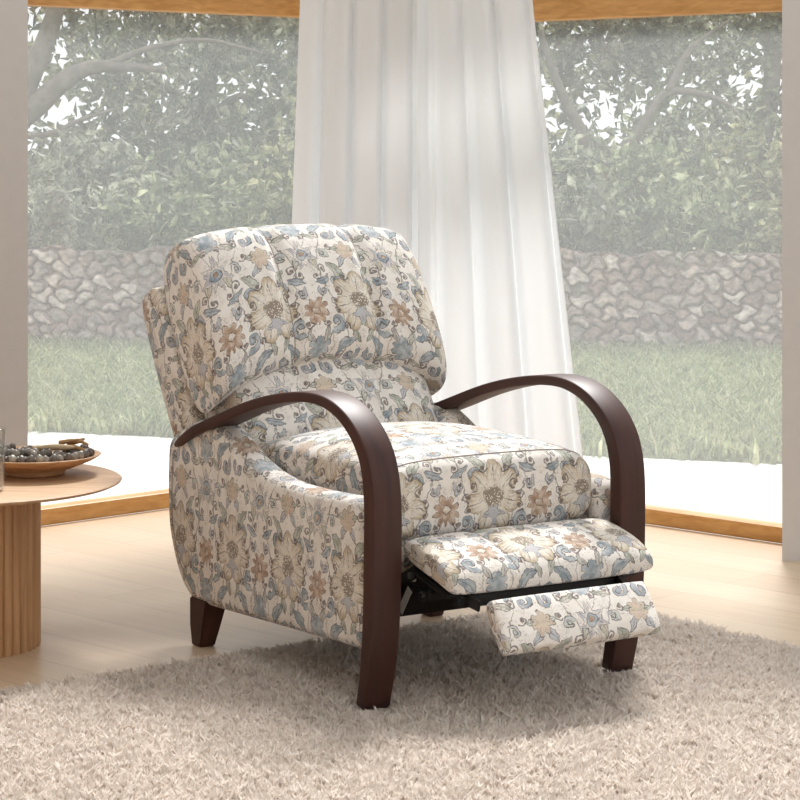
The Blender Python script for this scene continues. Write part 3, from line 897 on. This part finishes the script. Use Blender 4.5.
# bentwood arms (arch and front leg in one strip)
arm_top = [(.865, .437), (.80, .470), (.72, .505), (.599, .545), (.473, .584), (.36, .610), (.25, .626), (.16, .628), (.085, .612), (.02, .577),
           (-.025, .530), (-.048, .475), (-.056, .41), (-.056, .32), (-.053, .22), (-.042, .11), (-.016, .0032)]
th_ = [.004, .022, .024, .024, .023, .022, .022, .023, .026, .030, .034, .037, .039, .040, .040, .039, .035]
wd_ = [.030, .056, .070, .070, .070, .070, .070, .070, .070, .070, .070, .070, .070, .070, .069, .067, .062]
def arm(sx):
    n = 110
    C0 = smooth_path(arm_top, n); tt = np.interp(np.linspace(0, 1, n), np.linspace(0, 1, len(th_)), th_); ww = np.interp(np.linspace(0, 1, n), np.linspace(0, 1, len(wd_)), wd_)
    T = np.gradient(C0, axis=0); T /= np.linalg.norm(T, axis=1)[:, None]
    Nn = np.stack([T[:, 1], -T[:, 0]], 1)            # points to the inner side
    if Nn[n//2].dot(np.array([.25, .2])-C0[n//2]) < 0: Nn = -Nn
    V = []; F = []; b = .0045; ang = [0, .5, 1.05, pi/2]
    for i in range(n):
        t, w = tt[i], ww[i]; xc = .315
        sec = []
        for cxs, cn, a0 in ((1, 0, -pi/2), (1, 1, 0), (-1, 1, pi/2), (-1, 0, pi)):
            for a in np.linspace(a0, a0+pi/2, 4):
                sec.append((cxs*(w/2-b)+b*math.cos(a), (t-b if cn else b)+b*math.sin(a)))
        for xx, nnn in sec:
            q = C0[i]+Nn[i]*nnn; V.append((sx*(xc+xx), q[0], max(.0032, q[1])))
    k_ = 16
    for i in range(n-1):
        for j in range(k_): F.append((i*k_+j, i*k_+(j+1) % k_, (i+1)*k_+(j+1) % k_, (i+1)*k_+j))
    F.append(tuple(range(k_))); F.append(tuple(range((n-1)*k_, n*k_))[::-1])
    bm = bmesh.new(); vs = [bm.verts.new(v) for v in V]
    for f in F: bm.faces.new([vs[i] for i in f])
    return bm_obj('arm', bm, M['walnut'], ch)
arm(-1); arm(1)
# rear legs
for sx in (-1, 1):
    bm = bmesh.new()
    secs = [(.11, .278, .336, .675, .755), (.05, .288, .337, .69, .753), (0, .296, .335, .705, .747)]
    rows = [[bm.verts.new((sx*x, y, z)) for x, y in ((a, c), (b, c), (b, d), (a, d))] for z, a, b, c, d in secs]
    for r0, r1 in zip(rows, rows[1:]):
        for j in range(4): bm.faces.new((r0[j], r0[(j+1) % 4], r1[(j+1) % 4], r1[j]))
    bm.faces.new(rows[0]); bm.faces.new(rows[-1][::-1])
    bmesh.ops.bevel(bm, geom=bm.edges[:], offset=.003, segments=2, affect='EDGES')
    lg = bm_obj('leg', bm, M['walnut'], ch, smooth=False)
# underside frame
box_obj('base_frame', (0, .42, .20), (.50, .60, .10), M['darkcloth'], ch, .01)

# footrest pad
FA = math.radians(14)
def pad_map(u, v, n):
    x = .259*u + .020
    d = .012 - .205*(1-v)/2                          # forward
    y0, z0 = .010, .322
    dd = (1-v)/2*.190
    drop = .012*max(0, (1-v)/2-.55)**2/.2
    return (x, y0 - dd*math.cos(FA) - n*math.sin(FA)*.5, z0 - dd*math.sin(FA) - drop + n)
pad, ps = pillow('footrest_pad', pad_map, .029, 81, 41, 7, 4, (.03, .02), lambda u, v: .008*math.exp(-((u+.36)/.05)**2), .006, .06, 1.0)
seam(pad, ps, lambda t: (-.36, -.95+1.9*t))
# lower flap
def flap_map(u, v, n):
    x = .196*u + .004*v + .004
    t = (1-v)/2
    a = math.radians(52)
    return (x - .004*t, -.222 - t*.075 - n*math.sin(a), .240 - t*.088 + n*math.cos(a))
flap, fs = pillow('footrest_flap', flap_map, .020, 65, 33, 8, 5, (.10, .15), None, .005, .05, 1.0)
# mechanism
mech = []
def bar(name, p, q, w, t, mat, parent):
    p, q = Vector(p), Vector(q); d = q-p; rot = d.to_track_quat('X', 'Z').to_matrix().to_4x4()
    bm = bmesh.new(); bm_box(bm, (p+q)/2, (d.length+w*.6, t, w), rot)
    bmesh.ops.bevel(bm, geom=bm.edges[:], offset=min(w, t)*.2, segments=2, affect='EDGES')
    return bm_obj(name, bm, mat, parent, smooth=False)
for sx in (-1, 1):
    l1 = bar('link_bar', (sx*.235, .10, .21), (sx*.235, -.03, .275), .026, .006, M['black'], ch)
    l2 = bar('link_bar', (sx*.228, .12, .235), (sx*.228, -.07, .235), .024, .006, M['black'], ch)
    l3 = bar('link_bar', (sx*.215, -.02, .262), (sx*.185, -.185, .228), .022, .006, M['black'], ch)
    for p in ((sx*.242, -.03, .27), (sx*.236, -.065, .236), (sx*.198, -.15, .236)):
        bm = bmesh.new(); bmesh.ops.create_cone(bm, cap_ends=True, segments=14, radius1=.007, radius2=.006, depth=.010,
            matrix=Matrix.Translation(p) @ Matrix.Rotation(pi/2, 4, 'Y'))
        bm_obj('rivet', bm, M['steel'], ch, smooth=False)
bar('cross_bar', (-.235, -.06, .232), (.235, -.06, .232), .022, .022, M['black'], ch)
bar('cross_bar', (-.21, -.15, .232), (.21, -.15, .232), .022, .014, M['black'], ch)
box_obj('pad_board', (0.006, -.085, .262), (.49, .14, .012), M['black'], ch, .003, Matrix.Rotation(FA, 4, 'X'))
bar('care_tag', (-.246, .002, .195), (-.246, -.028, .238), .018, .0015, M['tagm'], ch)

# ------------------------------------------------------------------ coffee table, bowl, nuts, tumbler
TX, TY, TZ = -.997, 5.50, .378
tb = empty('coffee_table', (TX, TY, 0))
tag(tb, 'round light oak coffee table on a fluted drum base', 'table')
prof = [(.001, -.018), (.30, -.018), (.345, -.010), (.356, -.005), (.358, -.002), (.355, 0), (.001, 0)]
V, F = lathe_geo(prof, 96, (0, 0, TZ)); mesh_obj('tabletop', V, F, M['oak'], tb, smooth=False)
V = []; F = []; K = 44*8
for z in (.0, TZ-.018):
    for j in range(K):
        a = 2*pi*j/K; r = .165 + .0075*abs(math.sin(22*a))**.6
        V.append((r*math.cos(a), r*math.sin(a), z))
for j in range(K): F.append((j, (j+1) % K, K+(j+1) % K, K+j))
F.append(tuple(range(K))[::-1]); F.append(tuple(range(K, 2*K)))
mesh_obj('drum_base', V, F, M['oakcol'], tb, smooth=False)

BX, BY = -.851, 5.59; BZ = TZ+.0005
bw = empty('bowl', (BX, BY, BZ))
tag(bw, 'shallow footed wooden bowl of dark nuts on the coffee table', 'bowl')
prof = [(.001, .0), (.066, .0), (.072, .004), (.070, .010), (.10, .020), (.135, .034), (.152, .044), (.154, .046), (.150, .0475),
        (.132, .041), (.10, .030), (.06, .021), (.001, .019)]
V, F = lathe_geo(prof, 72); mesh_obj('bowl_body', V, F, M['bowl'], bw)
def bowl_z(r):
    return np.interp(r, [0, .06, .10, .132, .150], [.019, .021, .030, .041, .0475])
# nuts
def nut_mesh(name, mat):
    bm = bmesh.new(); bmesh.ops.create_uvsphere(bm, u_segments=14, v_segments=10, radius=.0092)
    for v in bm.verts:
        v.co.z *= 1.08
        if v.co.z > .006: v.co.z += (v.co.z-.006)*.5
        a = math.atan2(v.co.y, v.co.x); v.co.x *= 1+.04*math.cos(3*a); v.co.y *= 1+.04*math.cos(3*a)
    me = bpy.data.meshes.new(name); bm.to_mesh(me); bm.free(); me.materials.append(mat)
    me.polygons.foreach_set('use_smooth', [True]*len(me.polygons)); return me
nm = [nut_mesh('nut', M['nut']), nut_mesh('nut', M['nut2'])]
D = .0205; spots = []
for j in range(-8, 9):
    for i in range(-8, 9):
        x = (i + .5*(j % 2))*D; y = j*D*.875
        if math.hypot(x, y) < (.135 if y < 0 else .128) and y < .088: spots.append((x, y, 0))
# keep the front rows full; a second, partial layer on the left
top = []
for j in range(-1, 4):
    for i in range(-5, 2):
        x = (i + .5*((j+1) % 2))*D - .0; y = j*D*.875 + D*.29
        if math.hypot(x+.03, y-.01) < .062 and rng.uniform() < .62: top.append((x, y, 1))
for x, y, lay in spots + top:
    me = nm[int(rng.uniform() < .35)]
    o = bpy.data.objects.new('nut', me); C.objects.link(o)
    z = bowl_z(math.hypot(x, y)) + .0112 + lay*.0160
    o.location = (BX+x, BY+y, BZ+z); o.rotation_euler = (rng.uniform(-.5, .5), rng.uniform(-.5, .5), rng.uniform(0, 6))
    tone = 'pale grey brown' if me is nm[1] else 'dark grey brown'
    where = 'upper layer' if lay else 'lower layer'
    tag(o, f'small {tone} nut in the {where} of the heap in the wooden bowl', 'nut', f'{tone} nuts in the {where} in the bowl')
# dried pod and twigs lying over the rear right of the bowl
V = []; F = []
P = smooth_path([(-.01, .030, .056), (.03, .026, .059), (.06, .020, .060), (.09, .014, .060)], 20); rr = [.003+.0045*math.sin(pi*i/19)**.7 for i in range(20)]
V, F = tube_geo(P, rr, 10); o = mesh_obj('seed_pod', V, F, M['pod']); o.location = (BX, BY, BZ)
tag(o, 'long pale dried seed pod lying across the back of the bowl', 'seed pod')
for i, (pp, rad, lab) in enumerate((
        ([(.062, .045, .072), (.088, .030, .078), (.108, .018, .074), (.128, .012, .068)], .0050, 'dried twig lying lowest across the right rim of the bowl'),
        ([(.070, .062, .083), (.090, .045, .088), (.104, .030, .091), (.122, .024, .084)], .0046, 'dried twig crossing over the lower twig in the bowl'),
        ([(.050, .060, .084), (.074, .048, .090), (.094, .036, .093), (.112, .030, .097)], .0042, 'dried twig whose tip points up above the bowl'))):
    V, F = tube_geo(smooth_path(pp, 14), np.linspace(rad*1.4, rad*.7, 14), 8)
    kn = lathe_geo([(.0001, -.005), (.004, -.002), (.005, .001), (.003, .004), (.0001, .005)], 8, pp[2])
    V, F = join_geo([(V, F), kn]); o = mesh_obj('twig', V, F, M['twig']); o.location = (BX, BY, BZ-.019)
    tag(o, lab, 'twig', 'dried twigs in the bowl')

GX, GY = -.914, 5.33
gl = empty('tumbler', (GX, GY, TZ+.0005))
tag(gl, 'clear glass tumbler of water at the left edge of the coffee table', 'glass')
prof = [(.0005, 0), (.030, 0), (.034, .003), (.0375, .07), (.0405, .138), (.0395, .1395), (.0385, .138), (.0355, .07), (.0318, .010), (.0005, .009)]
V, F = lathe_geo(prof, 48); mesh_obj('glass_body', V, F, M['glass'], gl)
prof = [(.0005, .0095), (.0312, .0105), (.0349, .068), (.0005, .068)]
V, F = lathe_geo(prof, 48); mesh_obj('water', V, F, M['water'], gl)

# ------------------------------------------------------------------ light
w = bpy.data.worlds.new('sky'); bpy.context.scene.world = w; w.use_nodes = True
nt = w.node_tree; bg = nt.nodes['Background']
bg.inputs['Color'].default_value = (.95, .98, 1.0, 1); bg.inputs['Strength'].default_value = .70
sl_ = bpy.data.lights.new('sun', 'SUN'); so = link(bpy.data.objects.new('sun', sl_))
sl_.energy = 3.05; sl_.angle = math.radians(14); sl_.color = (1, .985, .965)
el = math.radians(50); d = Vector((-.17*math.cos(el), -.985*math.cos(el), -math.sin(el)))
so.rotation_euler = d.to_track_quat('-Z', 'Y').to_euler(); so.location = (3, 12, 8)

sc = bpy.context.scene
sc.view_settings.view_transform = 'Standard'; sc.view_settings.look = 'None'
sc.view_settings.exposure = 0.60; sc.view_settings.gamma = 1
sc.cycles.transparent_max_bounces = 24; sc.cycles.max_bounces = 8
